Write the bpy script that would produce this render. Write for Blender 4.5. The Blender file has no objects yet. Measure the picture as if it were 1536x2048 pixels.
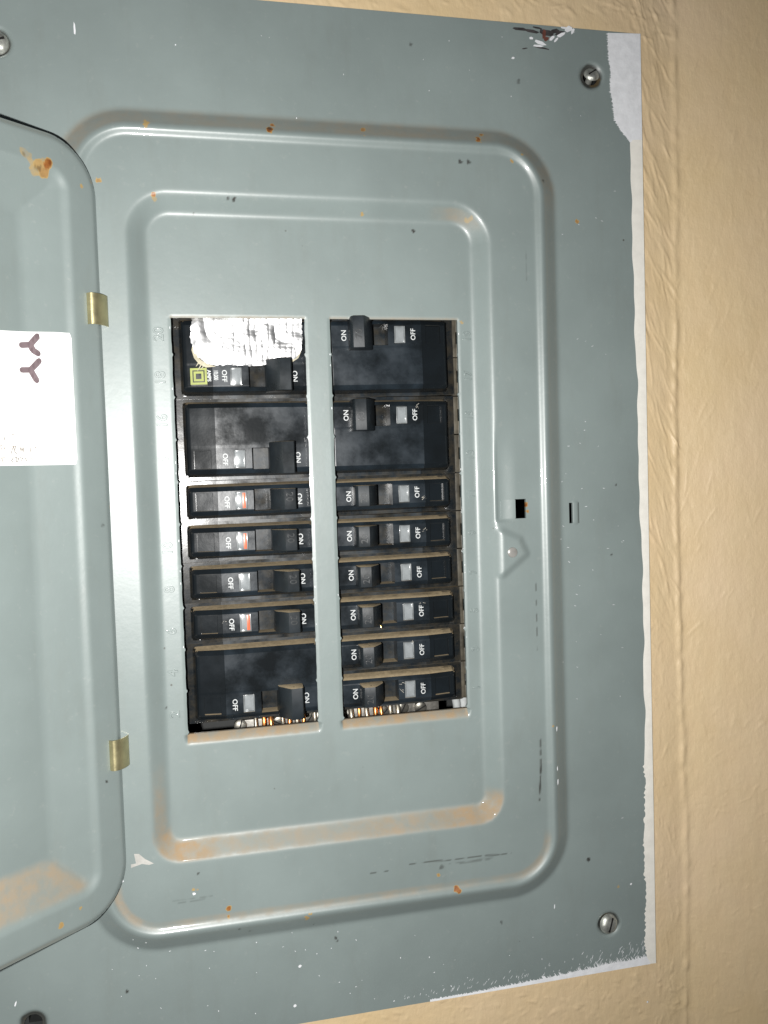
import bpy, bmesh, math, random
import numpy as np
from mathutils import Matrix, Vector

# ------------------------------------------------------------------ camera, world, light, exposure
# Panel coordinates in millimetres: u right, v up, w out of the wall. World: x=u, z=v, y=-w (metres).
MM = 0.001
SC = bpy.context.scene
COL = SC.collection
RND = random.Random(7)
M90 = Matrix.Rotation(math.radians(90), 4, 'X')
CAM_R = (-4.64047688e-02, -2.17749032e-01, -3.12865689e-02)
CAM_P = np.array([7.82578827, -72.0893304, 392.550464])
FPX = 1700.0

def rotm(rx, ry, rz):
    cx, sx, cy, sy, cz, sz = math.cos(rx), math.sin(rx), math.cos(ry), math.sin(ry), math.cos(rz), math.sin(rz)
    Rx = np.array([[1, 0, 0], [0, cx, -sx], [0, sx, cx]])
    Ry = np.array([[cy, 0, sy], [0, 1, 0], [-sy, 0, cy]])
    Rz = np.array([[cz, -sz, 0], [sz, cz, 0], [0, 0, 1]])
    return Ry @ Rx @ Rz
RC = rotm(*CAM_R)

cam = bpy.data.cameras.new('camera')
cam.sensor_fit = 'VERTICAL'; cam.sensor_height = 36.0
cam.lens = FPX / 2048.0 * 36.0
cam.clip_start = 0.005; cam.clip_end = 50
camo = bpy.data.objects.new('camera', cam); COL.objects.link(camo)
cm = Matrix([list(r) for r in RC]).to_4x4(); cm.translation = Vector(CAM_P * MM)
camo.matrix_world = M90 @ cm
SC.camera = camo

world = bpy.data.worlds.new("World"); SC.world = world; world.use_nodes = True
bg = world.node_tree.nodes['Background']
bg.inputs['Color'].default_value = (0.80, 0.9, 1.0, 1); bg.inputs['Strength'].default_value = 0.045

def puvw(u, v, w): return Vector((u * MM, -w * MM, v * MM))
FLASH = (-24.0, -80.0, 391.0)
sp = bpy.data.lights.new('camera_flash', 'SPOT')
sp.energy = 11.2; sp.spot_size = math.radians(141); sp.spot_blend = 1.0; sp.shadow_soft_size = 0.0035
sp.color = (1.0, 0.985, 0.955)
so = bpy.data.objects.new('camera_flash', sp); COL.objects.link(so)
so.location = puvw(*FLASH)
so.rotation_euler = (puvw(-38, -112, 0) - puvw(*FLASH)).to_track_quat('-Z', 'Y').to_euler()
SC.view_settings.view_transform = 'Standard'; SC.view_settings.look = 'None'
SC.view_settings.exposure = 0.0; SC.view_settings.gamma = 1.0

# ------------------------------------------------------------------ helpers
def ray(x, y):
    return RC @ np.array([(x - 768) / FPX, -(y - 1024) / FPX, -1.0])
def un(x, y, w=0.0):                       # a traced point of the photograph brought onto the plane w
    d = ray(x, y); t = (w - CAM_P[2]) / d[2]
    return CAM_P[0] + d[0] * t, CAM_P[1] + d[1] * t

def empty(name, loc=(0, 0, 0), rot=(math.radians(90), 0, 0)):
    o = bpy.data.objects.new(name, None); COL.objects.link(o)
    o.empty_display_size = 0.01
    o.location = loc; o.rotation_euler = rot
    return o
def tag(o, label=None, cat=None, group=None, kind=None):
    if label: o['label'] = label
    if cat: o['category'] = cat
    if group: o['group'] = group
    if kind: o['kind'] = kind
    return o
def link(name, me, mat, parent=None, rot90=False):
    o = bpy.data.objects.new(name, me); COL.objects.link(o)
    if mat and not me.materials: me.materials.append(mat)
    if parent: o.parent = parent
    elif rot90: o.rotation_euler = (math.radians(90), 0, 0)
    return o
def mesh(verts, faces, name='mesh', smooth=False, sharp=None):
    me = bpy.data.meshes.new(name)
    me.from_pydata([tuple(c * MM for c in v) for v in verts], [], faces)
    if smooth:
        me.shade_smooth()
        if sharp: me.set_sharp_from_angle(angle=math.radians(sharp))
    me.update()
    return me
def bm_mesh(bm, name='mesh', smooth=False, sharp=None):
    bmesh.ops.scale(bm, vec=(MM, MM, MM), verts=bm.verts)
    bmesh.ops.recalc_face_normals(bm, faces=bm.faces)
    me = bpy.data.meshes.new(name); bm.to_mesh(me); bm.free()
    if smooth:
        me.shade_smooth()
        if sharp: me.set_sharp_from_angle(angle=math.radians(sharp))
    return me

_lat = {}
def vnoise(U, V, scale, seed=0):
    if seed not in _lat: _lat[seed] = np.random.RandomState(seed).rand(256, 256)
    L = _lat[seed]; x = np.asarray(U) / scale + 1000.3; y = np.asarray(V) / scale + 1000.7
    i = np.floor(x).astype(int); j = np.floor(y).astype(int); fx = x - i; fy = y - j
    fx = fx * fx * (3 - 2 * fx); fy = fy * fy * (3 - 2 * fy)
    a = L[i % 256, j % 256]; b = L[(i + 1) % 256, j % 256]; c = L[i % 256, (j + 1) % 256]; d = L[(i + 1) % 256, (j + 1) % 256]
    return (a * (1 - fx) + b * fx) * (1 - fy) + (c * (1 - fx) + d * fx) * fy
def fbm(U, V, scale, seed=0, n=3):
    s = 0; a = 1; t = 0
    for k in range(n): s = s + a * vnoise(U, V, scale / 2 ** k, seed + k); t += a; a *= .55
    return s / t
def sst(x, a, b):
    t = np.clip((x - a) / (b - a), 0, 1); return t * t * (3 - 2 * t)
def inset(U, V, u0, u1, v0, v1, r):        # distance inside a rounded rectangle (positive inside)
    cu, cv, hu, hv = (u0 + u1) / 2, (v0 + v1) / 2, (u1 - u0) / 2, (v1 - v0) / 2
    qx = np.abs(U - cu) - hu + r; qy = np.abs(V - cv) - hv + r
    return -(np.hypot(np.maximum(qx, 0), np.maximum(qy, 0)) + np.minimum(np.maximum(qx, qy), 0) - r)
def table(xs, ys, sig):
    g = np.arange(-20, 60, .1); y = np.interp(g, xs, ys)
    k = np.exp(-.5 * (np.arange(-40, 41) * .1 / sig) ** 2); k /= k.sum()
    yp = np.convolve(np.pad(y, 40, mode='edge'), k, 'valid')
    return lambda d: np.interp(d, g, yp)

def grid_mesh(P, keep=None, attr=None, thick=0, back=(0, 0, -1), smooth=True, sharp=None, name='mesh'):
    """P: (nx, ny, 3) points in mm, quads counter-clockwise seen from +w; open borders get a wall of the given depth."""
    nx, ny = P.shape[:2]
    idx = np.arange(nx * ny).reshape(nx, ny)
    q = np.stack([idx[:-1, :-1], idx[1:, :-1], idx[1:, 1:], idx[:-1, 1:]], -1)
    if keep is None: keep = np.ones((nx - 1, ny - 1), bool)
    F = q[keep]
    V = P.reshape(-1, 3).astype(np.float64)
    A = attr.reshape(-1, 4) if attr is not None else None
    if thick:
        E = np.concatenate([F[:, [0, 1]], F[:, [1, 2]], F[:, [2, 3]], F[:, [3, 0]]])
        key = E.min(1).astype(np.int64) * (nx * ny) + E.max(1)
        uq, first, cnt = np.unique(key, return_index=True, return_counts=True)
        B = E[first[cnt == 1]]
        vs, inv = np.unique(B, return_inverse=True); inv = inv.reshape(B.shape)
        n0 = len(V); top = V[vs]; bot = top + np.array(back) * thick
        V = np.concatenate([V, top, bot])
        W = np.stack([inv[:, 1] + n0, inv[:, 0] + n0, inv[:, 0] + n0 + len(vs), inv[:, 1] + n0 + len(vs)], -1)
        F = np.concatenate([F, W])
        if A is not None: A = np.concatenate([A, A[vs], A[vs]])
    used, F2 = np.unique(F, return_inverse=True); F2 = F2.reshape(F.shape)
    V = V[used] * MM
    me = bpy.data.meshes.new(name)
    me.vertices.add(len(V)); me.vertices.foreach_set('co', V.astype(np.float32).ravel())
    me.loops.add(F2.size); me.loops.foreach_set('vertex_index', F2.astype(np.int32).ravel())
    me.polygons.add(len(F2)); me.polygons.foreach_set('loop_start', np.arange(0, F2.size, 4, dtype=np.int32))
    me.update(calc_edges=True); me.validate()
    if smooth:
        me.shade_smooth()
        if sharp: me.set_sharp_from_angle(angle=math.radians(sharp))
    if A is not None:
        a = me.attributes.new('wear', 'FLOAT_COLOR', 'POINT')
        a.data.foreach_set('color', A[used].astype(np.float32).ravel())
    return me

_txt = {}
def text_mesh(s, size, extrude=0.0, bevel=0.0, offset=0.0, sx=1.0):
    k = (s, size, extrude, bevel, offset, sx)
    if k in _txt: return _txt[k]
    c = bpy.data.curves.new('lettering', 'FONT'); c.body = s; c.size = size * MM
    c.align_x = 'CENTER'; c.align_y = 'CENTER'; c.extrude = extrude * MM; c.bevel_depth = bevel * MM
    c.offset = offset * MM; c.resolution_u = 3
    o = bpy.data.objects.new('lettering', c); COL.objects.link(o)
    dg = bpy.context.evaluated_depsgraph_get()
    me = bpy.data.meshes.new_from_object(o.evaluated_get(dg)); me.name = 'lettering'
    bpy.data.objects.remove(o); bpy.data.curves.remove(c)
    xs = np.empty(len(me.vertices) * 3, np.float32); me.vertices.foreach_get('co', xs); xs = xs.reshape(-1, 3)
    xs[:, 0] -= (xs[:, 0].max() + xs[:, 0].min()) / 2; xs[:, 1] -= (xs[:, 1].max() + xs[:, 1].min()) / 2
    xs[:, 0] *= sx
    me.vertices.foreach_set('co', xs.ravel()); me.materials.clear(); me.update()
    _txt[k] = me
    return me

# ------------------------------------------------------------------ materials
def nmat(name):
    m = bpy.data.materials.new(name); m.use_nodes = True
    nt = m.node_tree; b = nt.nodes['Principled BSDF']
    return m, nt, b
def N(nt, t, **k):
    n = nt.nodes.new(t)
    for a, v in k.items():
        if a in n.inputs: n.inputs[a].default_value = v
        else: setattr(n, a, v)
    return n
def noise(nt, scale, detail=3, rough=.55, vec=None, dist=0):
    n = N(nt, 'ShaderNodeTexNoise'); n.inputs['Scale'].default_value = scale; n.inputs['Detail'].default_value = detail
    n.inputs['Roughness'].default_value = rough; n.inputs['Distortion'].default_value = dist
    if vec is not None: nt.links.new(vec, n.inputs['Vector'])
    return n.outputs['Fac']
def mapr(nt, v, a, b, c=0., d=1.):
    n = N(nt, 'ShaderNodeMapRange'); n.clamp = True
    for i, x in zip((1, 2, 3, 4), (a, b, c, d)): n.inputs[i].default_value = x
    nt.links.new(v, n.inputs[0]); return n.outputs[0]
def mth(nt, op, a, b=None):
    n = N(nt, 'ShaderNodeMath'); n.operation = op
    for i, x in enumerate((a, b)):
        if x is None: continue
        if isinstance(x, (int, float)): n.inputs[i].default_value = x
        else: nt.links.new(x, n.inputs[i])
    return n.outputs[0]
def mix(nt, f, a, b):
    n = N(nt, 'ShaderNodeMix'); n.data_type = 'RGBA'
    for s, x in (('Factor', f), ('A', a), ('B', b)):
        i = [q for q in n.inputs if q.name == s and (q.type == 'RGBA' or s == 'Factor')][0]
        if isinstance(x, (int, float)): i.default_value = x
        elif isinstance(x, tuple): i.default_value = x
        else: nt.links.new(x, i)
    return [q for q in n.outputs if q.type == 'RGBA'][0]
def bump(nt, h, strength, dist, b):
    n = N(nt, 'ShaderNodeBump'); n.inputs['Strength'].default_value = strength; n.inputs['Distance'].default_value = dist
    nt.links.new(h, n.inputs['Height']); nt.links.new(n.outputs[0], b.inputs['Normal']); return n
def objc(nt): return N(nt, 'ShaderNodeTexCoord').outputs['Object']

def steel_mat(name, base, rough):
    m, nt, b = nmat(name); oc = objc(nt)
    at = N(nt, 'ShaderNodeAttribute'); at.attribute_name = 'wear'
    se = N(nt, 'ShaderNodeSeparateColor'); nt.links.new(at.outputs['Color'], se.inputs[0])
    cl = noise(nt, 14, 4, .6, oc); fine = noise(nt, 900, 2, .5, oc); mid = noise(nt, 160, 4, .6, oc)
    dark = tuple(x * .93 for x in base[:3]) + (1,); lite = tuple(min(1, x * 1.06) for x in base[:3]) + (1,)
    c = mix(nt, mapr(nt, cl, .35, .65), dark, lite)
    st = N(nt, 'ShaderNodeMapping'); nt.links.new(oc, st.inputs[0]); st.inputs['Scale'].default_value = (1, .22, 1)
    c = mix(nt, mapr(nt, noise(nt, 85, 5, .7, st.outputs[0]), .52, .75, 0, .16), c, (.17, .175, .15, 1))
    c = mix(nt, mapr(nt, noise(nt, 260, 5, .7, oc), .60, .72, 0, .22), c, (.38, .40, .38, 1))
    # tiny chips and grime specks
    vo = N(nt, 'ShaderNodeTexVoronoi'); vo.inputs['Scale'].default_value = 130; nt.links.new(oc, vo.inputs['Vector'])
    sp1 = mth(nt, 'MULTIPLY', mapr(nt, vo.outputs['Distance'], .05, .075, 1, 0), mapr(nt, noise(nt, 40, 3, .6, oc), .62, .66))
    c = mix(nt, mth(nt, 'MULTIPLY', sp1, .75), c, (.06, .05, .035, 1))
    dn = mapr(nt, mid, .32, .62, .35, 1.1)
    dust = mth(nt, 'MULTIPLY', se.outputs[0], dn)
    c = mix(nt, dust, c, mix(nt, mapr(nt, noise(nt, 60, 3, .6, oc), .35, .65), (.37, .255, .145, 1), (.31, .245, .165, 1)))
    rc = mix(nt, mapr(nt, noise(nt, 420, 3, .6, oc), .35, .65), (.20, .06, .012, 1), (.36, .14, .035, 1))
    rc = mix(nt, mapr(nt, se.outputs[1], .55, .9), (.44, .31, .13, 1), rc)
    rustf = mapr(nt, mth(nt, 'ADD', se.outputs[1], mth(nt, 'MULTIPLY', mth(nt, 'SUBTRACT', mid, .5), .5)), .32, .55)
    c = mix(nt, mth(nt, 'MULTIPLY', rustf, mapr(nt, se.outputs[1], .02, .1)), c, rc)
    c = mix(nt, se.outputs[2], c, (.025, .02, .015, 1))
    nt.links.new(c, b.inputs['Base Color'])
    r = mth(nt, 'ADD', mth(nt, 'MULTIPLY', cl, .10), rough - .05)
    r = mth(nt, 'ADD', r, mth(nt, 'MULTIPLY', mth(nt, 'MAXIMUM', dust, rustf), 0.0))
    r = mth(nt, 'ADD', r, mth(nt, 'MULTIPLY', dust, .4))
    nt.links.new(r, b.inputs['Roughness'])
    b.inputs['Coat Roughness'].default_value = .075; b.inputs['Specular IOR Level'].default_value = .75
    nt.links.new(mth(nt, 'MULTIPLY', mth(nt, 'SUBTRACT', 1.0, dust), .42), b.inputs['Coat Weight'])
    h = mth(nt, 'ADD', mth(nt, 'MULTIPLY', noise(nt, 320, 2, .5, oc), .5), mth(nt, 'MULTIPLY', fine, .15))
    bump(nt, h, .12, .0006, b)
    return m
M_STEEL = steel_mat('grey_painted_steel', (.236, .282, .275, 1), .41)
M_DOOR = M_STEEL

def plastic(name, base, rough, dusty=.97, tint=(.40, .315, .195, 1), overlay=.5, edge=.4):
    m, nt, b = nmat(name); oc = objc(nt)
    oi = N(nt, 'ShaderNodeObjectInfo')
    va = N(nt, 'ShaderNodeVectorMath'); va.operation = 'ADD'; nt.links.new(oc, va.inputs[0])
    cx = N(nt, 'ShaderNodeCombineXYZ'); nt.links.new(oi.outputs['Random'], cx.inputs[0]); nt.links.new(oi.outputs['Random'], cx.inputs[1])
    nt.links.new(cx.outputs[0], va.inputs[1]); v = va.outputs[0]
    n1 = noise(nt, 130, 4, .6, v); n2 = noise(nt, 700, 3, .6, v)
    ge = N(nt, 'ShaderNodeNewGeometry'); sx = N(nt, 'ShaderNodeSeparateXYZ'); nt.links.new(ge.outputs['True Normal'], sx.inputs[0])
    up = mapr(nt, sx.outputs['Z'], .70, .85)
    d = mth(nt, 'MULTIPLY', up, mapr(nt, n1, .25, .5, .8, 1)); d = mth(nt, 'MULTIPLY', d, dusty)
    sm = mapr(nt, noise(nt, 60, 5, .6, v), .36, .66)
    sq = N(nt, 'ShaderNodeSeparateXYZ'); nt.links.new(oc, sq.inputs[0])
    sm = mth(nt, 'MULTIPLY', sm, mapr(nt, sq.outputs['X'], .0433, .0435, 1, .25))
    fl = mth(nt, 'MULTIPLY', sm, overlay * .13)  # lighter bluish patches, weaker on the outer end of the face
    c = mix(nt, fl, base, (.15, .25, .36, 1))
    c = mix(nt, d, c, mix(nt, mapr(nt, n2, .35, .65), tint, tuple(x * 1.25 for x in tint[:3]) + (1,)))
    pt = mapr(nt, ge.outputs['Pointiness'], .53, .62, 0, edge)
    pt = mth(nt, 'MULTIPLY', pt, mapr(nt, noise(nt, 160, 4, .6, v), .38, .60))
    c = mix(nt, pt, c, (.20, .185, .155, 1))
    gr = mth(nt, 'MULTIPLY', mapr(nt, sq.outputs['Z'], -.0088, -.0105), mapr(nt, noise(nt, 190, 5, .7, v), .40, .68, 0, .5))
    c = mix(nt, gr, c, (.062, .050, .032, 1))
    nt.links.new(c, b.inputs['Base Color'])
    nt.links.new(mth(nt, 'ADD', mth(nt, 'ADD', mth(nt, 'MULTIPLY', sm, .20), rough - .1), mth(nt, 'MULTIPLY', d, .5)), b.inputs['Roughness'])
    bump(nt, mth(nt, 'ADD', mth(nt, 'MULTIPLY', n2, .08), noise(nt, 55, 2, .5, v)), .13, .0016, b)
    return m
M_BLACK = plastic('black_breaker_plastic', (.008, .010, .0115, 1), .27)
M_HANDLE = plastic('black_toggle_plastic', (.014, .017, .019, 1), .36, edge=0, overlay=.25)
M_SHOULD = plastic('grimy_black_plastic', (.05, .05, .046, 1), .40, dusty=.9, tint=(.25, .20, .13, 1), overlay=.9)

def simple(name, col, rough=.5, metal=0., bsc=0, bst=.1, var=.12, coat=0., nsc=None):
    m, nt, b = nmat(name); oc = objc(nt)
    n = noise(nt, nsc or 200, 4, .6, oc)
    c = mix(nt, mapr(nt, n, .35, .65), tuple(x * (1 - var) for x in col[:3]) + (1,), tuple(min(1, x * (1 + var)) for x in col[:3]) + (1,))
    nt.links.new(c, b.inputs['Base Color'])
    nt.links.new(mth(nt, 'ADD', mth(nt, 'MULTIPLY', n, .15), rough - .07), b.inputs['Roughness'])
    b.inputs['Metallic'].default_value = metal; b.inputs['Coat Weight'].default_value = coat
    if bsc: bump(nt, noise(nt, bsc, 4, .6, oc), bst, .0005, b)
    return m
M_PRINT = simple('white_print', (.56, .58, .58), .5, var=.25, nsc=900)
M_YEL = simple('yellow_print', (.34, .38, .09), .5)
M_DKP = simple('dark_print', (.05, .06, .04), .5)
M_LENS = simple('clear_indicator_plastic', (.27, .29, .30), .2, coat=1, var=.15, nsc=260, bsc=500, bst=.1)
M_RATING = simple('worn_raised_figures', (.05, .053, .055), .3)
M_RED = simple('orange_red_flag', (.9, .16, .07), .3, coat=.6)
M_FOIL, nt, b = nmat('aluminium_foil_tape'); oc = objc(nt)
b.inputs['Metallic'].default_value = 1; b.inputs['Base Color'].default_value = (.86, .86, .87, 1); b.inputs['Roughness'].default_value = .42
bump(nt, noise(nt, 450, 4, .65, oc), .2, .0003, b)
M_BACKING = simple('yellowed_tape_edge', (.50, .46, .34), .7, var=.25)
M_BRASS = simple('dull_brass_plating', (.55, .49, .28), .40, .85, 300, .15)
M_ZINC = simple('worn_zinc', (.60, .61, .56), .42, .75, 500, .3, var=.3)
M_DKZ = simple('shaded_zinc', (.26, .25, .22), .4, .8, 500, .3, var=.35)  # zinc copy darkened in its colour for the dim gap below the breakers
M_COPPER = simple('copper', (.80, .36, .12), .32, .95, 400, .1, var=.2)
M_TINNED = simple('aluminium_wire', (.50, .46, .38), .4, .85, 400, .2, var=.2)
M_WIREW = simple('white_wire_insulation', (.50, .52, .52), .4)
M_INSIDE = simple('shaded_interior', (.028, .03, .03), .6)  # shade put into the colour: grey enclosure blackened behind the gaps
M_PAPER = simple('white_card', (.86, .87, .87), .55, var=.02, bsc=200, bst=.05)
M_INK = simple('faded_marker_ink', (.17, .125, .135), .6, var=.1)
M_PEN = simple('faint_pen_ink', (.30, .26, .22), .6, var=.3)
M_WPAINT = simple('brushed_white_paint', (.86, .87, .90), .55, var=.06, bsc=240, bst=.45)
M_CPAINT = simple('cream_trim_paint', (.90, .87, .80), .45, var=.04, bsc=120, bst=.3)
M_SCRAPE = simple('dark_scrape', (.05, .045, .045), .6, var=.4)
M_REDP = simple('brown_red_primer', (.14, .05, .035), .6, var=.3)
M_HOLE = simple('black_hole', (.006, .005, .005), .8)

def wall_mat():
    m, nt, b = nmat('tan_brushed_wall_paint'); oc = objc(nt)
    mp = N(nt, 'ShaderNodeMapping'); nt.links.new(oc, mp.inputs[0]); mp.inputs['Scale'].default_value = (1, .35, 1); mp.inputs['Rotation'].default_value = (0, 0, .5)
    n1 = noise(nt, 9, 4, .6, oc); n2 = noise(nt, 150, 5, .62, mp.outputs[0]); n3 = noise(nt, 420, 4, .6, oc)
    c = mix(nt, mapr(nt, n1, .32, .68), (.74, .555, .31, 1), (.80, .61, .40, 1))
    c = mix(nt, mapr(nt, n2, .3, .7, 0, .35), c, (.80, .64, .40, 1))
    c = mix(nt, mapr(nt, noise(nt, 55, 5, .7, oc), .62, .78, 0, .3), c, (.55, .40, .20, 1))
    nt.links.new(c, b.inputs['Base Color'])
    b.inputs['Roughness'].default_value = .5; b.inputs['Coat Weight'].default_value = .12; b.inputs['Coat Roughness'].default_value = .3
    bump(nt, mth(nt, 'ADD', mth(nt, 'MULTIPLY', n2, 1.), mth(nt, 'MULTIPLY', n3, .25)), .42, .0014, b)
    return m
M_WALL = wall_mat()

# ------------------------------------------------------------------ cover plate profile
WIN = -1.5                                  # plane of the recessed centre
OPEN_V = (-189.6, 0.0)
OPENS = ((0.2, 60.3), (72.1, 134.0))
f_out = table([0, 1.5, 8.6, 10.6, 13.2, 15.5], [0, .4, 5.5, 6.2, 4.5, 4.5], .55)
f_in = table([0, 1.0, 7.4, 8.5], [0, -.4, -5.6, -6.0], .75)
PITCH = 19.05
def slot_v(k): return -6.6 - PITCH * k

def seg_d(U, V, a, b):
    ax, ay = a; bx, by = b; dx, dy = bx - ax, by - ay
    t = np.clip(((U - ax) * dx + (V - ay) * dy) / (dx * dx + dy * dy + 1e-9), 0, 1)
    return np.hypot(U - ax - t * dx, V - ay - t * dy)
def tri_in(U, V, pts, r):
    # signed distance to a rounded polygon, positive inside
    d = 1e9; inside = np.ones(np.shape(U), bool)
    n = len(pts)
    for i in range(n):
        a, b = pts[i], pts[(i + 1) % n]
        d = np.minimum(d, seg_d(U, V, a, b))
        inside &= ((b[0] - a[0]) * (V - a[1]) - (b[1] - a[1]) * (U - a[0])) >= 0
    return np.where(inside, d, -d) + r

BUTTON = (156.3, -112.6)
TRI = [(151.5, -103), (151.5, -122.5), (163.0, -113.5), (160, -107)]   # counter-clockwise
def plate_h(U, V):
    U = np.asarray(U, float); V = np.asarray(V, float)
    d = inset(U, V, -47.0, 185.6, -287.0, 90.4, 33.)
    r_in = np.where(V > -96, 19., 13.)
    e = inset(U, V, -17.2, 149.6, -245.2, 53.8, r_in)
    h = f_out(d) + f_in(e)
    # latch pad and the pressed hollow beside the strike hole
    t = tri_in(U, V, TRI, 1.2)
    h = h + 1.5 * sst(t, -2.4, 2.2)
    h = h - 1.0 * sst(U, 148.6, 150.8) * sst(U, 160, 151.5) * sst(V, -98.5, -96.2) * sst(V, -45, -80)
    # loop pressed out between the two slits
    q = inset(U, V, 190.3, 194.0, -101, -89, 1.5)
    h = h + .5 * sst(q, -.1, 1.0)
    # screw dimples
    for cu, cv in SCREWS:
        h = h - 1.5 * sst(np.hypot(U - cu, V - cv), 7.2, 4.2)
    # edges of the openings roll inwards; the lower one is a deep rolled lip
    for a, b_ in OPENS:
        inu = sst(U, a - 1.6, a + .4) * sst(U, b_ + 1.6, b_ - .4)
        tt = np.clip((OPEN_V[0] - V) / 4.6, 0, 1)
        h = h - 3.2 * (1 - tt) ** 2 * inu * (V <= OPEN_V[0] + .01)
        q = inset(U, V, a, b_, OPEN_V[0], OPEN_V[1], .5)
        h = h - .3 * sst(q, -1.2, -.05) * (V > OPEN_V[0])
    h = h + .35 * (fbm(U, V, 90, 30, 2) - .5)
    return h
SCREWS = [un(1183, 152), un(1218, 1848), un(-8, 84), un(66, 2050)]
HOLE_R = 3.9

def lines(a, b, step, exact):
    g = np.linspace(a, b, int(round((b - a) / step)) + 1)
    for e in exact: g[np.argmin(np.abs(g - e))] = e
    return np.sort(g)
def wear_mark(A, ch, U, V, c, r, amt=1., seed=0, rag=.5):
    m = (np.abs(U - c[0]) < r * 3) & (np.abs(V - c[1]) < r * 3)
    if not m.any(): return
    d = np.hypot(U[m] - c[0], V[m] - c[1]) / r + (vnoise(U[m], V[m], r * .7, 50 + seed % 17) - .5) * rag * 2
    A[..., ch][m] = np.maximum(A[..., ch][m], amt * sst(d, 1.15, .6))
def wear_line(A, ch, U, V, a, b, r, amt, seed=0, broken=.5):
    d = seg_d(U, V, a, b) / r
    n = vnoise(U, V, 2.2, 60 + seed % 13)
    A[..., ch] = np.maximum(A[..., ch], amt * sst(d, 1.2, .5) * sst(n, broken - .15, broken + .15))

# ------------------------------------------------------------------ the panel
panel = empty('breaker_panel')
tag(panel, 'grey painted steel breaker panel with embossed cover and its door swung open to the left', 'electrical panel')

hole_u = (un(1030, 1017, 4.5)[0], un(1052, 1017, 4.5)[0]); hole_v = (-96.4, -87.0)
us = lines(-94.0, 232.2, .6, [OPENS[0][0], OPENS[0][1], OPENS[1][0], OPENS[1][1], hole_u[0], hole_u[1]])
vs = lines(-331.9, 141.0, .6, [OPEN_V[0], OPEN_V[1], hole_v[0], hole_v[1]])
U, V = np.meshgrid(us, vs, indexing='ij')
H = plate_h(U, V)
UU = U.copy(); VV = V.copy()
# nubs left where the twist-outs were broken off, and a slightly ragged cut
for a, b_ in OPENS:
    for e, s in ((a, 1), (b_, -1)):
        i = int(np.argmin(np.abs(us - e))); m = (vs < OPEN_V[1]) & (vs > OPEN_V[0])
        off = np.zeros(len(vs))
        for k in range(0, 11):
            vk = slot_v(k) + 9.2; off += (.55 + .25 * math.sin(k * 3.1 + e)) * np.exp(-((vs - vk) / .55) ** 2)
        off += (vnoise(vs, vs * 0 + e, 3.0, 5) - .5) * .2
        UU[i] += s * off * m
CU = (U[:-1, :-1] + U[1:, 1:]) / 2; CV = (V[:-1, :-1] + V[1:, 1:]) / 2
keep = np.ones(CU.shape, bool)
for a, b_ in OPENS: keep &= ~((CU > a) & (CU < b_) & (CV > OPEN_V[0]) & (CV < OPEN_V[1]))
keep &= ~((CU > hole_u[0]) & (CU < hole_u[1]) & (CV > hole_v[0]) & (CV < hole_v[1]))
for cu, cw in ((190.0, .72), (194.3, .42)):
    keep &= ~((np.abs(CU - cu) < cw) & (CV > -100.5) & (CV < -89.8))
for cu, cv in SCREWS: keep &= ~(np.hypot(CU - cu, CV - cv) < HOLE_R)
for cu, cv in SCREWS:                          # round the hole border
    for s_ in (UU, VV): pass
    dd = np.hypot(U - cu, V - cv); m = (dd > HOLE_R - .75) & (dd < HOLE_R + .75); k_ = HOLE_R / np.maximum(dd[m], .01)
    UU[m] = cu + (U[m] - cu) * (1 + (k_ - 1) * .8); VV[m] = cv + (V[m] - cv) * (1 + (k_ - 1) * .8)

A = np.zeros(U.shape + (4,)); A[..., 3] = 1
d = inset(U, V, -47.0, 185.6, -287.0, 90.4, 33.)
r_in = np.where(V > -96, 19., 13.); e = inset(U, V, -17.2, 149.6, -245.2, 53.8, r_in)
big = fbm(U, V, 24, 3, 3)
# settled dust: on the step under the recess, on the outer ridge's top and in its lower groove
low = sst(V, -227, -236) * sst(e, -.6, 1.2) * sst(e, 9.4, 6.5)
pat = .55 + .45 * np.maximum(sst(U, 20, -8), sst(U, 100, 130)) + .5 * (big - .5)
A[..., 0] = np.maximum(A[..., 0], .95 * low * np.clip(pat * 1.1, 0, 1))
left = sst(e, .2, 2.5) * sst(e, 7.8, 4.5) * sst(U, -6, -11) * sst(V, -190, -232)
A[..., 0] = np.maximum(A[..., 0], .6 * left)
top = sst(d, -1.5, 2.5) * sst(d, 9.6, 7) * sst(V, 40, 66)
A[..., 0] = np.maximum(A[..., 0], .42 * top * (.7 + .9 * (big - .4)))
bot = sst(d, 11.4, 13.0) * sst(d, 16.5, 14.8) * sst(V, -250, -258)
A[..., 0] = np.maximum(A[..., 0], .5 * bot * (.8 + 1.2 * (big - .5)))
topin = sst(e, 1.5, 3) * sst(e, 8, 6) * sst(V, 40, 47) * sst(U, 118, 135)
A[..., 0] = np.maximum(A[..., 0], .4 * topin)
for a, b_ in OPENS:
    inu = (U > a - .3) & (U < b_ + .3)
    tt = (OPEN_V[0] - V) / 4.6
    A[..., 0] = np.maximum(A[..., 0], inu * (tt > -.02) * sst(tt, .95, .55) * (.95 + .3 * (big - .5)))
    tt = V / 1.2
    A[..., 0] = np.maximum(A[..., 0], .5 * inu * (tt > -.1) * sst(tt, 1.2, .2))
A[..., 0] = np.clip(A[..., 0], 0, 1)
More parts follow.
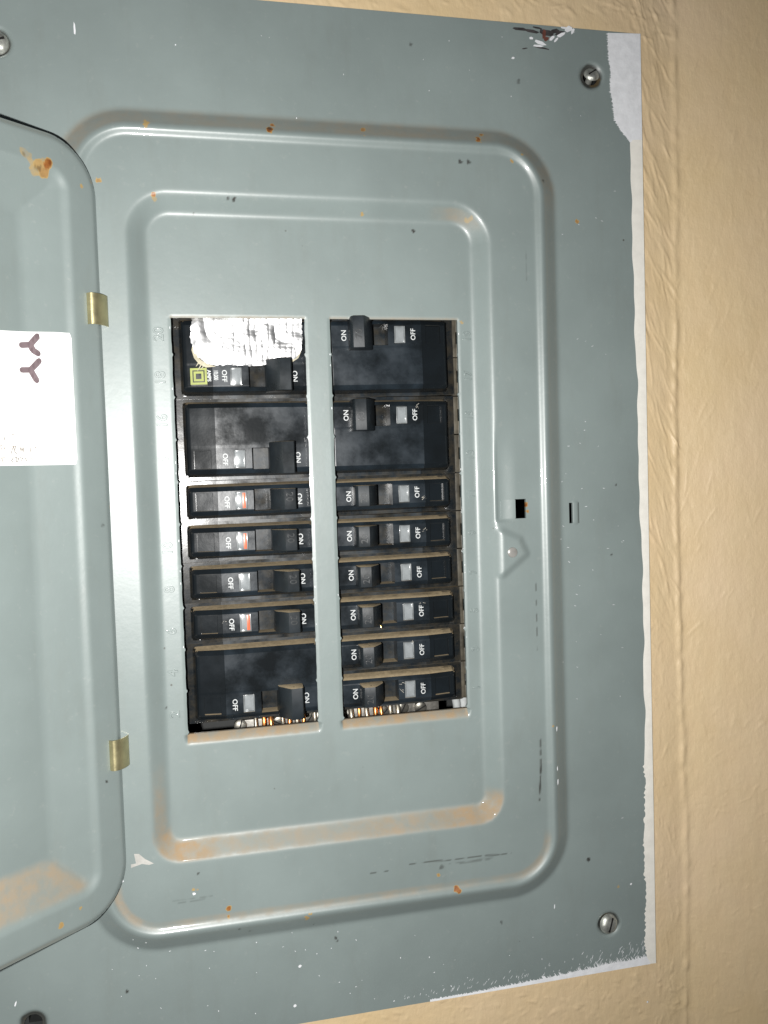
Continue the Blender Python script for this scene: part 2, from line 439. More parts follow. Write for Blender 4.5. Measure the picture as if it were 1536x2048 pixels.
# rust spots (x, y in the photograph, radius mm, strength)
for i, (x, y, r, a_) in enumerate([(540, 262, 1.9, 1), (546, 248, 1.2, .9), (292, 246, 1.6, .55), (291, 254, 1.2, .5), (727, 258, 1.4, .75), (728, 274, 1.1, .5),
        (956, 281, 1.7, 1), (964, 267, 1.2, .8), (1023, 323, 1.1, .8), (307, 388, 1.3, 1), (308, 398, 1.8, .5), (457, 1818, 1.8, .95), (458, 1832, 1.2, .8),
        (913, 1776, 1.7, 1), (876, 1750, 1.3, .7), (613, 1832, 1.6, .6), (619, 1824, 1.0, .6), (388, 1779, 1.1, .5), (1160, 437, 1.3, .75), (727, 424, 1.1, .6),
        (940, 437, 2.2, .45), (1042, 312, .9, .6), (1245, 1780, 1, .5), (1052, 1010, 1.2, .9), (1054, 1022, 1.0, .8), (197, 362, 1.6, .7), (395, 1778, .9, .5), (930, 640, 1.2, .5), (1103, 1450, 1.0, .6), (218, 1015, 1.1, .6), (215, 1090, 1.0, .5)]):
    h = 0 if y > 1860 else 4
    wear_mark(A, 1, U, V, un(x, y, h), r, a_, i)
for i, (x, y, r, a_) in enumerate([(538, 262, 1.0, .8), (917, 327, 1.1, .8), (934, 327, 1.2, .8), (468, 400, .9, .95), (455, 398, .6, .8), (831, 458, .8, .95), (824, 84, .9, .6),
        (1040, 158, 1.2, .5), (1180, 1723, 1.0, .9), (1006, 1848, 1.0, .6), (673, 1880, .8, .9), (676, 1886, .6, .8), (396, 1743, .7, .7), (253, 1989, .8, .9), (387, 423, .5, .7), (205, 1558, .6, .6),
        (1236, 970, .6, .8), (1227, 1110, .6, .8), (195, 1050, .7, .6), (332, 1420, .6, .8), (500, 1860, .6, .6), (880, 1730, 1.2, .5), (1082, 365, .7, .7), (628, 1850, .5, .7), (478, 1852, .5, .7)]):
    wear_mark(A, 2, U, V, un(x, y, 2), r, a_, i + 40)
for i, (x0, y0, x1, y1, r, a_, br) in enumerate([(820, 1728, 1022, 1706, .38, .65, .48), (742, 1746, 776, 1742, .4, .65, .3), (1081, 1480, 1082, 1530, .55, .7, .35), (1082, 1530, 1079, 1600, .5, .8, .3),
        (1072, 1160, 1074, 1300, .35, .6, .5), (358, 1806, 420, 1796, .35, .3, .45), (345, 1803, 425, 1792, .3, .25, .5), (1052, 500, 1053, 560, .3, .25, .6), (900, 1728, 1000, 1714, .7, .4, .5)]):
    wear_line(A, 2, U, V, un(x0, y0, 4.5), un(x1, y1, 4.5), r, a_, i, br)
for cu, cv in SCREWS:
    dd = np.hypot(U - cu, V - cv)
    A[..., 1] = np.maximum(A[..., 1], .55 * sst(dd, 7, 4) * fbm(U, V, 3, 9, 2) * 1.4)
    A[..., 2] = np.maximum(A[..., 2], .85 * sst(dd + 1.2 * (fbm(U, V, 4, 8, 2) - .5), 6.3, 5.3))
P = np.stack([UU, VV, H], -1)
cover = link('cover', grid_mesh(P, keep, A, thick=1.5, name='cover'), M_STEEL, panel)

# enclosure behind the cover
def box_faces(x0, x1, y0, y1, z0, z1):
    v = [(x0, y0, z0), (x1, y0, z0), (x1, y1, z0), (x0, y1, z0), (x0, y0, z1), (x1, y0, z1), (x1, y1, z1), (x0, y1, z1)]
    f = [(0, 3, 2, 1), (4, 5, 6, 7), (0, 1, 5, 4), (1, 2, 6, 5), (2, 3, 7, 6), (3, 0, 4, 7)]
    return v, f
def boxes(lst, name='mesh', bevel=0):
    V_, F_ = [], []
    for b_ in lst:
        v, f = box_faces(*b_); n = len(V_); V_ += v; F_ += [tuple(i + n for i in q) for q in f]
    me = mesh(V_, F_, name)
    if bevel:
        bm = bmesh.new(); bm.from_mesh(me)
        bmesh.ops.bevel(bm, geom=bm.edges[:], offset=bevel * MM, segments=2, affect='EDGES', profile=.6)
        bm.to_mesh(me); bm.free(); me.shade_smooth(); me.set_sharp_from_angle(angle=math.radians(40))
    return me
enc = boxes([(-76, 212, -315, 124, -101, -100), (-76, -74.5, -315, 124, -100, -5), (210.5, 212, -315, 124, -100, -5),
             (-74.5, 210.5, -315, -313.5, -100, -5), (-74.5, 210.5, 122.5, 124, -100, -5)])
link('enclosure', enc, M_INSIDE, panel)

# screws of the cover
def screw_mesh():
    bm = bmesh.new()
    seg = 24
    prof = [(0, 2.3), (2.2, 2.25), (3.6, 1.9), (4.5, 1.3), (5.0, .5), (5.1, -.2), (4.6, -.6), (2.2, -.6), (2.2, -9)]
    rings = []
    for r, z in prof:
        if r == 0: rings.append([bm.verts.new((0, 0, z))]); continue
        rr = []
        for i in range(seg):
            a = 2 * math.pi * i / seg
            k = 1.0
            if 3.5 < r < 5.2 and z > 0: k = .93 + .07 * abs(math.cos(3 * a)) ** .5
            rr.append(bm.verts.new((r * k * math.cos(a), r * k * math.sin(a), z)))
        rings.append(rr)
    for a, b_ in zip(rings, rings[1:]):
        for i in range(seg):
            j = (i + 1) % seg
            if len(a) == 1: bm.faces.new((a[0], b_[i], b_[j]))
            else: bm.faces.new((a[i], b_[i], b_[j], a[j]))
    return bm_mesh(bm, 'screw', True, 35)
scr = screw_mesh()
slotm = boxes([(-3.6, 3.6, -.45, .45, 1.95, 2.36)])
for i, (cu, cv) in enumerate(SCREWS):
    if i == 3: continue
    s = link('screw', scr, M_ZINC, panel)
    s.location = (cu * MM, cv * MM, -.4 * MM)
    s.rotation_euler = [(math.radians(-24), math.radians(16), .6), (math.radians(5), math.radians(7), 1.2), (0, .1, .4)][i]
    if i == 0: s.location = ((cu + .5) * MM, (cv + 1.1) * MM, -1.2 * MM); s.scale = (.78, .78, .8)
    g = link('screw_slot', slotm, M_HOLE, s); g.parent = s

# round button on the latch pad and the flap left of the strike hole
bm = bmesh.new(); rings = []
for r, z in [(0, .7), (1.7, .65), (2.4, .3), (2.6, -.6)]:
    rings.append([bm.verts.new((0, 0, z))] if r == 0 else [bm.verts.new((r * math.cos(a * math.pi / 12), r * math.sin(a * math.pi / 12), z)) for a in range(24)])
for a, b_ in zip(rings, rings[1:]):
    for i in range(24):
        j = (i + 1) % 24
        bm.faces.new((a[0], b_[i], b_[j]) if len(a) == 1 else (a[i], b_[i], b_[j], a[j]))
bt = link('latch_rivet', bm_mesh(bm, 'latch_rivet', True, 50), simple('worn_rivet_paint', (.34, .33, .31), .3, .2), panel)
bt.location = (BUTTON[0] * MM, BUTTON[1] * MM, (float(plate_h(*BUTTON)) + .2) * MM)
fl_u = un(1003, 1017, 4.5)[0]
hh = float(plate_h((fl_u + hole_u[0]) / 2, -91.7))
fp = []; 
n1_, n2_ = 12, 14
gu = np.linspace(fl_u, hole_u[0] + .1, n1_); gv = np.linspace(hole_v[0] + .15, hole_v[1] - .15, n2_)
GU, GV = np.meshgrid(gu, gv, indexing='ij'); GH = plate_h(GU, GV) + .28 + .25 * sst(GU, fl_u, hole_u[0])
link('latch_flap', grid_mesh(np.stack([GU, GV, GH], -1), thick=1.0), M_STEEL, panel)

# embossed circuit numbers
for k in range(10):
    for side, uu, num in ((0, -5.4, 20 - 2 * k), (1, 138.6, 19 - 2 * k)):
        vv = -7.47 - PITCH * k
        me = text_mesh(str(num), 6.4 if side == 0 else 5.2, .42, .16, -.05, 1.0)
        o = link('embossed_number', me, M_STEEL, cover)
        o.location = (uu * MM, vv * MM, (float(plate_h(uu, vv)) + (.22 if side == 0 else .06)) * MM)
        o.rotation_euler = (0, 0, math.radians(90))

# ------------------------------------------------------------------ white paint on the cover
def ribbon_poly(pts_in, pts_out, w, jag, seed, n=260, name='m', thick=.0):
    """thin film between an inner (ragged) and an outer traced edge"""
    r = random.Random(seed)
    def res(pts):
        pts = np.array(pts, float); s = np.r_[0, np.cumsum(np.hypot(*np.diff(pts, axis=0).T))]
        t = np.linspace(0, s[-1], n); return np.stack([np.interp(t, s, pts[:, 0]), np.interp(t, s, pts[:, 1])], 1)
    a, b_ = res(pts_in), res(pts_out)
    V_, F_ = [], []
    for i in range(n):
        dx, dy = a[i] - b_[i]; L = math.hypot(dx, dy) + 1e-6
        j = jag(i / (n - 1), r)
        p = a[i] + np.array([dx, dy]) / L * j
        q = (a[i] * .4 + b_[i] * .6)
        V_ += [(p[0], p[1], float(plate_h(*p)) + .07), (q[0], q[1], float(plate_h(*q)) + w), (b_[i][0], b_[i][1], float(plate_h(*b_[i])) + w), (b_[i][0] + .25 * (b_[i][0] > 231), b_[i][1], -2.)]
    for i in range(n - 1):
        for k in range(3):
            o_ = i * 4 + k; F_.append((o_, o_ + 4, o_ + 5, o_ + 1))
    return mesh(V_, F_, name, True, 40)
top_in = [un(x, y) for x, y in [(1216, 66), (1218, 90), (1217, 115), (1222, 150), (1222, 180), (1226, 215), (1228, 235), (1238, 252), (1250, 270), (1262, 288)]]
r_edge = 232.3
top_out = [(r_edge, 141.05), (r_edge, un(1284, 288)[1])]
def jagA(t, r): return r.choice([0, .15, .3, .5, .9, .2]) * (1.4 if r.random() < .12 else 1) + .8 * math.sin(t * 17)*.4
link('white_paint_smear', ribbon_poly(top_in, top_out, .22, jagA, 3), M_WPAINT, cover)
str_in = [un(x, y) for x, y in [(1261, 280), (1262, 360), (1263, 430), (1266, 520), (1268, 600), (1271, 700), (1275, 760), (1275, 800), (1277, 870), (1276, 930), (1279, 985), (1281, 1050), (1284, 1110), (1286, 1150), (1286, 1200), (1288, 1290), (1287, 1350), (1290, 1420), (1289, 1500), (1291, 1560), (1289, 1640), (1289, 1690), (1290, 1740), (1293, 1800), (1292, 1880), (1294, 1928)]]
str_out = [(r_edge, un(1284, 280)[1]), (r_edge, -331.9)]
def jagB(t, r): return .25 * math.sin(t * 61) + .2 * math.sin(t * 143 + 1) + (.05 if t < .75 else r.choice([0, .1, .3, .7, 1.0]))
link('cream_edge_paint', ribbon_poly(str_in, str_out, .3, jagB, 5, 420), M_CPAINT, cover)
bt_in = [un(x, y) for x, y in [(1294, 1914), (1260, 1922), (1220, 1928), (1180, 1938), (1130, 1949), (1080, 1959), (1030, 1969), (980, 1979), (930, 1988), (860, 2000)]]
bt_out = [(r_edge - 3, -331.95), (un(860, 2001)[0], -331.95)]
def jagC(t, r):
    s = max(0., 1 - t * 1.05)
    return (r.random() ** 2.6) * (2.8 * s + .7) + .1
link('white_paint_smear', ribbon_poly(bt_in, bt_out, .18, jagC, 9, 520), M_WPAINT, cover)

def flecks(items, dz=.09):
    """items: (u, v, length, width, angle) little chips lying on the cover"""
    V_, F_ = [], []
    for (u_, v_, L, W_, an) in items:
        c, s = math.cos(an), math.sin(an); n = len(V_)
        h = float(plate_h(u_, v_)) + dz
        pts = [(-.5, -.2), (-.2, -.5), (.35, -.38), (.5, .1), (.15, .5), (-.38, .35)]
        for a, b_ in pts:
            k = .75 + .5 * RND.random()
            x, y = a * L * k, b_ * W_ * k
            V_.append((u_ + x * c - y * s, v_ + x * s + y * c, h))
        F_.append(tuple(range(n, n + 6)))
    return mesh(V_, F_)
it = []
for i in range(95):                                             # paint spatter over the lower and right margins
    x = RND.uniform(200, 1280); y = RND.uniform(1860, 2030)
    u_, v_ = un(x, y)
    if v_ < -331 or RND.random() > .25 + .75 * (x / 1280): continue
    it.append((u_, v_, RND.uniform(.3, 1.0), RND.uniform(.2, .45), RND.choice([1.5, 1.7, 2.2, .3])))
for i in range(80):
    x = RND.uniform(1120, 1250); y = RND.uniform(380, 1800)
    if RND.random() < .75 and not 850 < y < 1420: continue
    u_, v_ = un(x, y); it.append((u_, v_, RND.uniform(.6, 1.5), RND.uniform(.12, .22), RND.gauss(-.1, .25)))
for i in range(12):
    u_, v_ = un(RND.uniform(300, 1200), RND.uniform(60, 240)); it.append((u_, v_, RND.uniform(.3, .7), RND.uniform(.2, .4), 1.5))
for x, y, L, W_, an in [(149, 57, 5.0, .9, 1.6), (351, 90, .7, .6, 0), (600, 1932, 1.6, 1.3, 1), (590, 2011, 1.6, 1.4, 0), (31, 2008, 2.6, .8, 1.2), (1109, 1813, 2.4, .5, 1.5), (1262, 1768, 1.4, 1.0, .5),
                        (1295, 2004, 1, 1, 0), (1026, 116, 1.4, 1.1, 0), (1105, 1452, 2.4, .5, 1.5), (1106, 1530, 2.2, .5, 1.5), (1107, 1556, 3, .55, 1.5), (388, 1778, 1.5, 1.2, 0), (245, 1753, 1.7, 1.5, .4)]:
    u_, v_ = un(x, y, 0); it.append((u_, v_, L, W_, an))
for i in range(130):                                             # bristle marks above the lower edge paint
    x = 1300 - 520 * RND.random() ** 1.6; t = (1300 - x) / 520
    yb = 1925 + (1300 - x) * .168
    y = yb - 10 - abs(RND.gauss(0, 17)) * (1 - t) ** .6
    u_, v_ = un(x, y)
    if u_ > 228: continue
    it.append((u_, v_, RND.uniform(.8, 3.6) * (1 - .6 * t), RND.uniform(.12, .26), RND.gauss(1.05, .2)))
for i in range(26):                                              # chips along the cut of the openings
    a, b_ = RND.choice(OPENS); e_ = RND.choice((a - .45, b_ + .45)); it.append((e_, RND.uniform(-188, -2), RND.uniform(.5, 1.4), RND.uniform(.2, .4), 1.57))
sp_ = link('paint_specks', flecks(it), M_WPAINT, cover); tag(sp_, kind='stuff')

# the scuffed dent at the top edge
it = []
for x, y, L, W_, an in [(1040, 58, 9, 1.3, -.05), (1062, 62, 8, 1.8, -.1), (1094, 66, 9, 3.2, -.1), (1110, 62, 6, 2.2, .1), (1085, 96, 8, .8, -.1), (1050, 97, 3, .6, .2), (1120, 66, 5, 2.5, .2), (1075, 56, 6, 1, -.1)]:
    u_, v_ = un(x, y); it.append((u_, v_, L, W_, an))
link('scrape', flecks(it, .03), M_SCRAPE, cover)
it = []
for x, y, L, W_, an in [(1080, 86, 6, 1.8, -.3), (1104, 76, 4, 1.6, .6), (1122, 70, 5, 1.6, .5), (1136, 58, 5, 2.6, .3), (1062, 76, 2.4, 1.3, 0), (1112, 80, 3.5, 1.2, .8), (1076, 92, 5, 1.3, 0), (1145, 62, 3, 1.4, 1), (1128, 56, 4, 1.2, 0)]:
    u_, v_ = un(x, y); it.append((u_, v_, L, W_, an))
link('chipped_primer', flecks(it, .06), M_WPAINT, cover)
it = [(un(1088, 70)[0], un(1088, 70)[1], 4.6, 2.0, 1.5), (un(1092, 78)[0], un(1092, 78)[1], 3.2, 2.2, .3), (un(1008, 1000)[0], -400, .1, .1, 0)][:2]
link('rust_chip', flecks(it, .085), M_REDP, cover)
# pale glued scrap on the ledge by the lower hinge
sc_px = [(262, 1729), (272, 1727), (268, 1708), (278, 1708), (290, 1718), (308, 1727), (298, 1730), (284, 1728), (262, 1736)]
V_ = [un(x, y, 4.6) for x, y in sc_px]
V_ = [(a, b_, float(plate_h(a, b_)) + .12) for a, b_ in V_]
link('paper_scrap', mesh(V_, [tuple(range(len(V_)))]), simple('dirty_scrap', (.48, .47, .44), .6), cover)

# ------------------------------------------------------------------ door, swung open to the left
HU, HW, TH = -27.96, 6.2, 0.70309765
DT, DB, DWID = 70.4, -261.2, 205.0
dvec = np.array([-math.cos(TH), 0, math.sin(TH)]); nvec = np.array([math.sin(TH), 0, math.cos(TH)]); horg = np.array([HU, 0, HW])
def und(x, y, n=0.0):                        # traced point brought onto the door's plane: (s, t)
    dr = ray(x, y); o_ = horg + nvec * n
    k = ((o_ - CAM_P) @ nvec) / (dr @ nvec); p = CAM_P + dr * k - o_
    return p @ dvec, p[1]
ss = np.linspace(0, DWID, int(DWID / .6)); ts = np.linspace(DB, DT, int((DT - DB) / .6))
S, T = np.meshgrid(ss, ts, indexing='ij')
f_door = table([13.5, 16.5, 32, 34], [0, -1.6, -6.0, -6.3], .55)
ins = inset(S, T, 0, DWID, DB, DT, 22.)
f_rim = table([0, 2.2], [-1.4, 0], .5)
Hd = f_door(np.clip(ins, -5, 50)) + f_rim(np.clip(ins, 0, 30)) + .5 * (fbm(S, T, 80, 41, 2) - .5)
# clamp points outside the rounded outline onto it
cu, cv = DWID / 2, (DT + DB) / 2
S2, T2 = S.copy(), T.copy()
r_ = 22.; hx, hy = DWID / 2 - r_, (DT - DB) / 2 - r_
qx = np.abs(S - cu) - hx; qy = np.abs(T - cv) - hy
m = (qx > 0) & (qy > 0); L_ = np.hypot(qx, qy); k_ = np.where(L_ > r_, r_ / np.maximum(L_, 1e-6), 1)
S2 = np.where(m, cu + np.sign(S - cu) * (hx + qx * k_), S); T2 = np.where(m, cv + np.sign(T - cv) * (hy + qy * k_), T)
Cs = (S[:-1, :-1] + S[1:, 1:]) / 2; Ct = (T[:-1, :-1] + T[1:, 1:]) / 2
keepd = inset(Cs, Ct, 0, DWID, DB, DT, 22.) > -.45
# the hinge-side edge bows a little
bow = -1.1 * np.sin(np.pi * np.clip((T2 - DB) / (DT - DB), 0, 1)) * sst(S2, 30, 0)
PD = horg + (S2 + bow * 0)[..., None] * dvec + Hd[..., None] * nvec + np.stack([bow * 0, T2, bow * 0], -1)
PD[..., 0] += -bow * -.0
AD = np.zeros(S.shape + (4,)); AD[..., 3] = 1
bigd = fbm(S, T, 26, 13, 3)
lowd = sst(ins, 14.5, 18) * sst(ins, 35, 30) * sst(T, DB + 40, DB + 32) * sst(S, 15, 24) * sst(S - (T - DB), -3, 5)
AD[..., 0] = np.maximum(AD[..., 0], .85 * lowd * np.clip(.72 + 1.1 * (bigd - .45), 0, 1))
for i, (x, y, r, a_) in enumerate([(72, 338, 4.0, .62), (60, 340, 3.4, .5), (88, 334, 2.6, .9), (80, 348, 3, .7), (38, 308, 2.6, .45), (48, 318, 2.4, .45), (110, 1843, 1.7, .62), (152, 378, 1.2, .6), (60, 1905, 1.6, .4), (150, 1810, 1.0, .5)]):
    wear_mark(AD, 1, S, T, und(x, y, -4), r, a_, i + 3)
for i, (x, y, r, a_) in enumerate([(71, 337, 1.3, .5), (197, 1050, .8, .5), (205, 1561, .6, .8), (40, 312, .7, .4)]):
    wear_mark(AD, 2, S, T, und(x, y, -3), r, a_, i + 3)
door = link('door', grid_mesh(PD, keepd, AD, thick=1.6, back=tuple(-nvec), name='door'), M_DOOR, panel)
# grid runs leftwards, so turn the faces towards the viewer
bm = bmesh.new(); bm.from_mesh(door.data)
bmesh.ops.reverse_faces(bm, faces=bm.faces); bm.to_mesh(door.data); bm.free(); door.data.shade_smooth()

# brass hinge clips
def clip_mesh(y0, y1, xl, xr):
    s0, t0 = und(xl, y0, 0); s1, t1 = und(xl, y1, 0)
    a0 = horg + s0 * dvec + nvec * .35; ub, _ = un(xr, (y0 + y1) / 2, 4.6)
    b0 = np.array([ub, 0, 4.7])
    mid = (a0 + b0) / 2; nn = np.array([.25, 0, .97]); nn /= np.linalg.norm(nn)
    prof = []
    n = 12
    for i in range(n + 1):
        t = i / n; p = a0 * (1 - t) + b0 * t + nn * 3.1 * math.sin(math.pi * min(1, t ** .8)) ** .7
        prof.append(p)
    V_, F_ = [], []
    for i, p in enumerate(prof):
        t = i / n
        ya = t0 * 1.0; yb = t1
        q = p - nn * .9
        V_ += [(p[0], ya, p[2]), (p[0], yb, p[2]), (q[0], ya, q[2]), (q[0], yb, q[2])]
    for i in range(n):
        a = i * 4; F_ += [(a, a + 1, a + 5, a + 4), (a + 2, a + 6, a + 7, a + 3), (a, a + 4, a + 6, a + 2), (a + 1, a + 3, a + 7, a + 5)]
    F_ += [(0, 2, 3, 1), (n * 4, n * 4 + 1, n * 4 + 3, n * 4 + 2)]
    me = mesh(V_, F_, 'hinge_clip'); bm = bmesh.new(); bm.from_mesh(me); bmesh.ops.recalc_face_normals(bm, faces=bm.faces); bm.to_mesh(me); bm.free()
    me.shade_smooth(); me.set_sharp_from_angle(angle=math.radians(50)); return me
for (y0, y1, xl, xr) in ((586, 648, 172, 216), (1481, 1542, 217, 259)):
    link('hinge_clip', clip_mesh(y0, y1, xl, xr), M_BRASS, door)

# ------------------------------------------------------------------ paper card on the door
pn = -5.4
card = empty('paper_card'); tag(card, 'white paper card with two dark fork-shaped marks and faint handwriting, stuck on the open door', 'paper card')
s_r = und(138, 700, -2.6)[0]; t_top = und(120, 668, pn)[1]; t_bot = und(120, 930, pn)[1]
def dpt(s, t, n): return tuple(horg + s * dvec + n * nvec + np.array([0, t, 0]))
nS, nT = 50, 26
V_, F_ = [], []
for i in range(nS + 1):
    for j in range(nT + 1):
        s = s_r + (115) * i / nS; f = j / nT
        tt = t_bot + (t_top - .066 * max(0, s - s_r - 6) - t_bot) * f
        if i == 0 and j in (0, nT): s += .6
        lift = .25 + .9 * (f ** 6) * sst(s, s_r + 5, s_r + 30) + .12 * math.sin(s * .2 + f * 3) + (.5 if i == 0 else 0) * 0
        V_.append(dpt(s, tt, float(f_door(s)) + .35 + lift))
for i in range(nS):
    for j in range(nT):
        a = i * (nT + 1) + j; F_.append((a, a + 1, a + nT + 2, a + nT + 1))
link('card', mesh(V_, F_, 'card', True), M_PAPER, card)
def stroke(pts, wd, n=pn + 1.15, cap=5):
    """a pen stroke lying on the card, pts in (x, y) of the photograph, width in mm"""
    P_ = [np.array(und(x, y, n)) for x, y in pts]
    V_, F_ = [], []
    def quad(a, b_, r0, r1):
        d_ = b_ - a; L = np.linalg.norm(d_) + 1e-9; nn = np.array([-d_[1], d_[0]]) / L; k = len(V_)
        for p in (a + nn * r0, a - nn * r0, b_ - nn * r1, b_ + nn * r1): V_.append(dpt(p[0], p[1], float(f_door(p[0])) + 1.1 + (n - pn - 1.15)))
        F_.append((k, k + 1, k + 2, k + 3))
    def disc(c, r, dz):
        k = len(V_)
        for i in range(10):
            a = i * math.pi / 5; V_.append(dpt(c[0] + r * math.cos(a), c[1] + r * math.sin(a), float(f_door(c[0])) + 1.1 + (n - pn - 1.15) + dz))
        F_.append(tuple(range(k, k + 10)))
    for i, (a, b_) in enumerate(zip(P_, P_[1:])):
        quad(a, b_, wd / 2, wd / 2)
    for i, c in enumerate(P_): disc(c, wd / 2, .004 + .003 * i)
    return V_, F_
def strokes(lst, name, mat, wd, par):
    V_, F_ = [], []
    for k_, s in enumerate(lst):
        v, f = stroke(s, wd, pn + 1.15 + .01 * k_); n = len(V_); V_ += v; F_ += [tuple(i + n for i in q) for q in f]
    return link(name, mesh(V_, F_), mat, par)
def zz(x, y): return (x / 5.119, 550 + y / 5.12)
strokes([[zz(235, 715), zz(315, 712)], [zz(315, 712), zz(350, 665), zz(378, 628)], [zz(315, 712), zz(340, 770), zz(385, 805)]], 'fork_mark', M_INK, 2.4, card)
strokes([[zz(240, 970), zz(320, 970)], [zz(320, 970), zz(355, 930), zz(395, 880)], [zz(320, 970), zz(350, 1030), zz(375, 1080)]], 'fork_mark', M_INK, 2.3, card)
hw = [[(120, 1640), (155, 1628)], [(55, 1660), (60, 1690)], [(0, 1750), (35, 1745)], [(20, 1750), (30, 1790)], [(60, 1765), (65, 1815)], [(45, 1775), (75, 1768)],
      [(125, 1830), (150, 1750), (160, 1800), (185, 1835)], [(140, 1755), (175, 1752), (165, 1785)], [(215, 1815), (225, 1765), (238, 1800), (250, 1765), (255, 1810)],
      [(320, 1770), (325, 1805)], [(318, 1805), (335, 1803)], [(360, 1765), (385, 1760)], [(372, 1763), (376, 1800)], [(0, 1880), (20, 1900)], [(30, 1870), (45, 1925)], [(20, 1875), (60, 1868)],
      [(150, 1870), (130, 1900), (145, 1920)], [(175, 1865), (180, 1915)], [(170, 1865), (205, 1880), (190, 1912)], [(215, 1870), (245, 1875), (230, 1900)], [(265, 1870), (290, 1905)], [(335, 1870), (340, 1895)]]
strokes([[zz(*p) for p in s] for s in hw], 'handwriting', M_PEN, .28, card)

# ------------------------------------------------------------------ breakers
def breaker_body(poles):
    x1 = 57.6; ylo = -PITCH * (poles - 1) - 7.9; yhi = 7.9
    eps = .06
    def dense(a, b_, step, ex):
        g = list(np.arange(a, b_, step)) + [b_]
        for q in ex: g += [q - eps, q + eps]
        return np.unique(np.round(np.array(g), 3))
    xs = dense(-1.0, 61.2, .7, [0, 12.8, 27, 45.6, 53.2, x1, 43.4, 30.1, 35.4])
    yex = [yhi, ylo, 5.0, -5.0, 4.1, -4.1]
    ys = dense(ylo - 1.6, yhi + 1.6, .55, yex)
    X, Y = np.meshgrid(xs, ys, indexing='ij')
    dd = inset(X, Y, -1.5, x1, ylo, yhi, 2.4)
    dy = np.minimum(Y - ylo, yhi - Y); 
    # flank with draft, facet, face
    h = -14.2 + np.interp(dd, [0, .05, 1.0, 1.15], [0, .6, 6.3, 6.6])
    fac = np.interp(np.minimum(dy, (x1 - X) * 1.6), [1.0, 3.3], [0, 1.6]); h = h + np.where(dd > .9, fac, 0)
    tilt = np.where(X < 43.4, (X - 43.4) * .012, -(X - 43.4) * .16 - .12)
    h = h + np.where(dd > .3, tilt, 0)
    # handle pocket, lens seat, square recess
    pk = (X > 12.8) & (X < 27) & (np.abs(Y) < 5.0)
    h = np.where(pk, -14.0 + .03 * (X - 12.8), h)
    sq = (X > 45.6) & (X < 53.2) & (np.abs(Y) < 4.1)
    h = np.where(sq, h - 1.3, h)
    ln = (X > 30.1) & (X < 35.4) & (np.abs(Y) < 4.1)
    h = np.where(ln, h - 1.3, h)
    if poles == 2:
        lv = (Y < -5.6) & (dd > 1.2); h = np.where(lv, h + .08, h)
    return grid_mesh(np.stack([X, Y, h], -1), thick=26, sharp=28, name='breaker_body')
BODY = {1: breaker_body(1), 2: breaker_body(2)}
def face_h(x, y=0):
    return -6.0 + ((x - 43.4) * .012 if x < 43.4 else -(x - 43.4) * .16 - .12) + (0.08 if y < -5.6 else 0)

def handle_mesh(half):
    prof = [(7.9, -9.0), (7.5, -4.5), (7.9, 1.6), (8.6, 2.7), (13.6, 3.1), (14.3, 2.4), (18.8, -3.6), (19.4, -9.0)]
    bm = bmesh.new()
    a = [bm.verts.new((x, -half, w)) for x, w in prof]; b_ = [bm.verts.new((x, half, w)) for x, w in prof]
    n = len(prof)
    for i in range(n):
        j = (i + 1) % n; bm.faces.new((a[i], b_[i], b_[j], a[j]))
    bm.faces.new(a[::-1]); bm.faces.new(b_)
    bmesh.ops.recalc_face_normals(bm, faces=bm.faces)
    ed = [e_ for e_ in bm.edges if abs(abs(e_.verts[0].co.y) - half) < 1e-4 and abs(e_.verts[0].co.y - e_.verts[1].co.y) < 1e-4]
    bmesh.ops.bevel(bm, geom=ed, offset=.35, segments=2, affect='EDGES', profile=.5)
    return bm_mesh(bm, 'toggle', True, 32)
HAND = {1: handle_mesh(4.9), 2: handle_mesh(7.4)}
LENS = boxes([(30.25, 35.25, -3.95, 3.95, -8.6, -6.95)], 'lens', bevel=.2)
LENS.materials.append(M_LENS)
LRIM = boxes([(30.15, 30.75, -4.05, 4.05, -8, -6.12), (34.75, 35.35, -4.05, 4.05, -8, -6.08), (30.75, 34.75, -4.05, -3.55, -8, -6.1), (30.75, 34.75, 3.55, 4.05, -8, -6.1)], 'lens_rim', bevel=.12)
M_LRIM = simple('clear_rim_plastic', (.20, .215, .22), .22, coat=.8, var=.2, nsc=300)
FLAG = boxes([(30.8, 32.1, -3.5, 3.5, -7, -6.55)], 'trip_flag', bevel=.1)
bm = bmesh.new(); bmesh.ops.create_circle(bm, cap_ends=True, segments=14, radius=.42); PINH = bm_mesh(bm, 'pin_hole')

def put(name, me, mat, par, loc, rz=0., rx=0., ry=0.):
    o = link(name, me, mat, par); o.location = tuple(c * MM for c in loc); o.rotation_euler = (rx, ry, rz); return o
R90 = math.radians(90)
T_OFF = text_mesh('OFF', 3.2, 0, 0, .05, 1.0); T_ON = text_mesh('ON', 3.3, 0, 0, .06, 1.0)

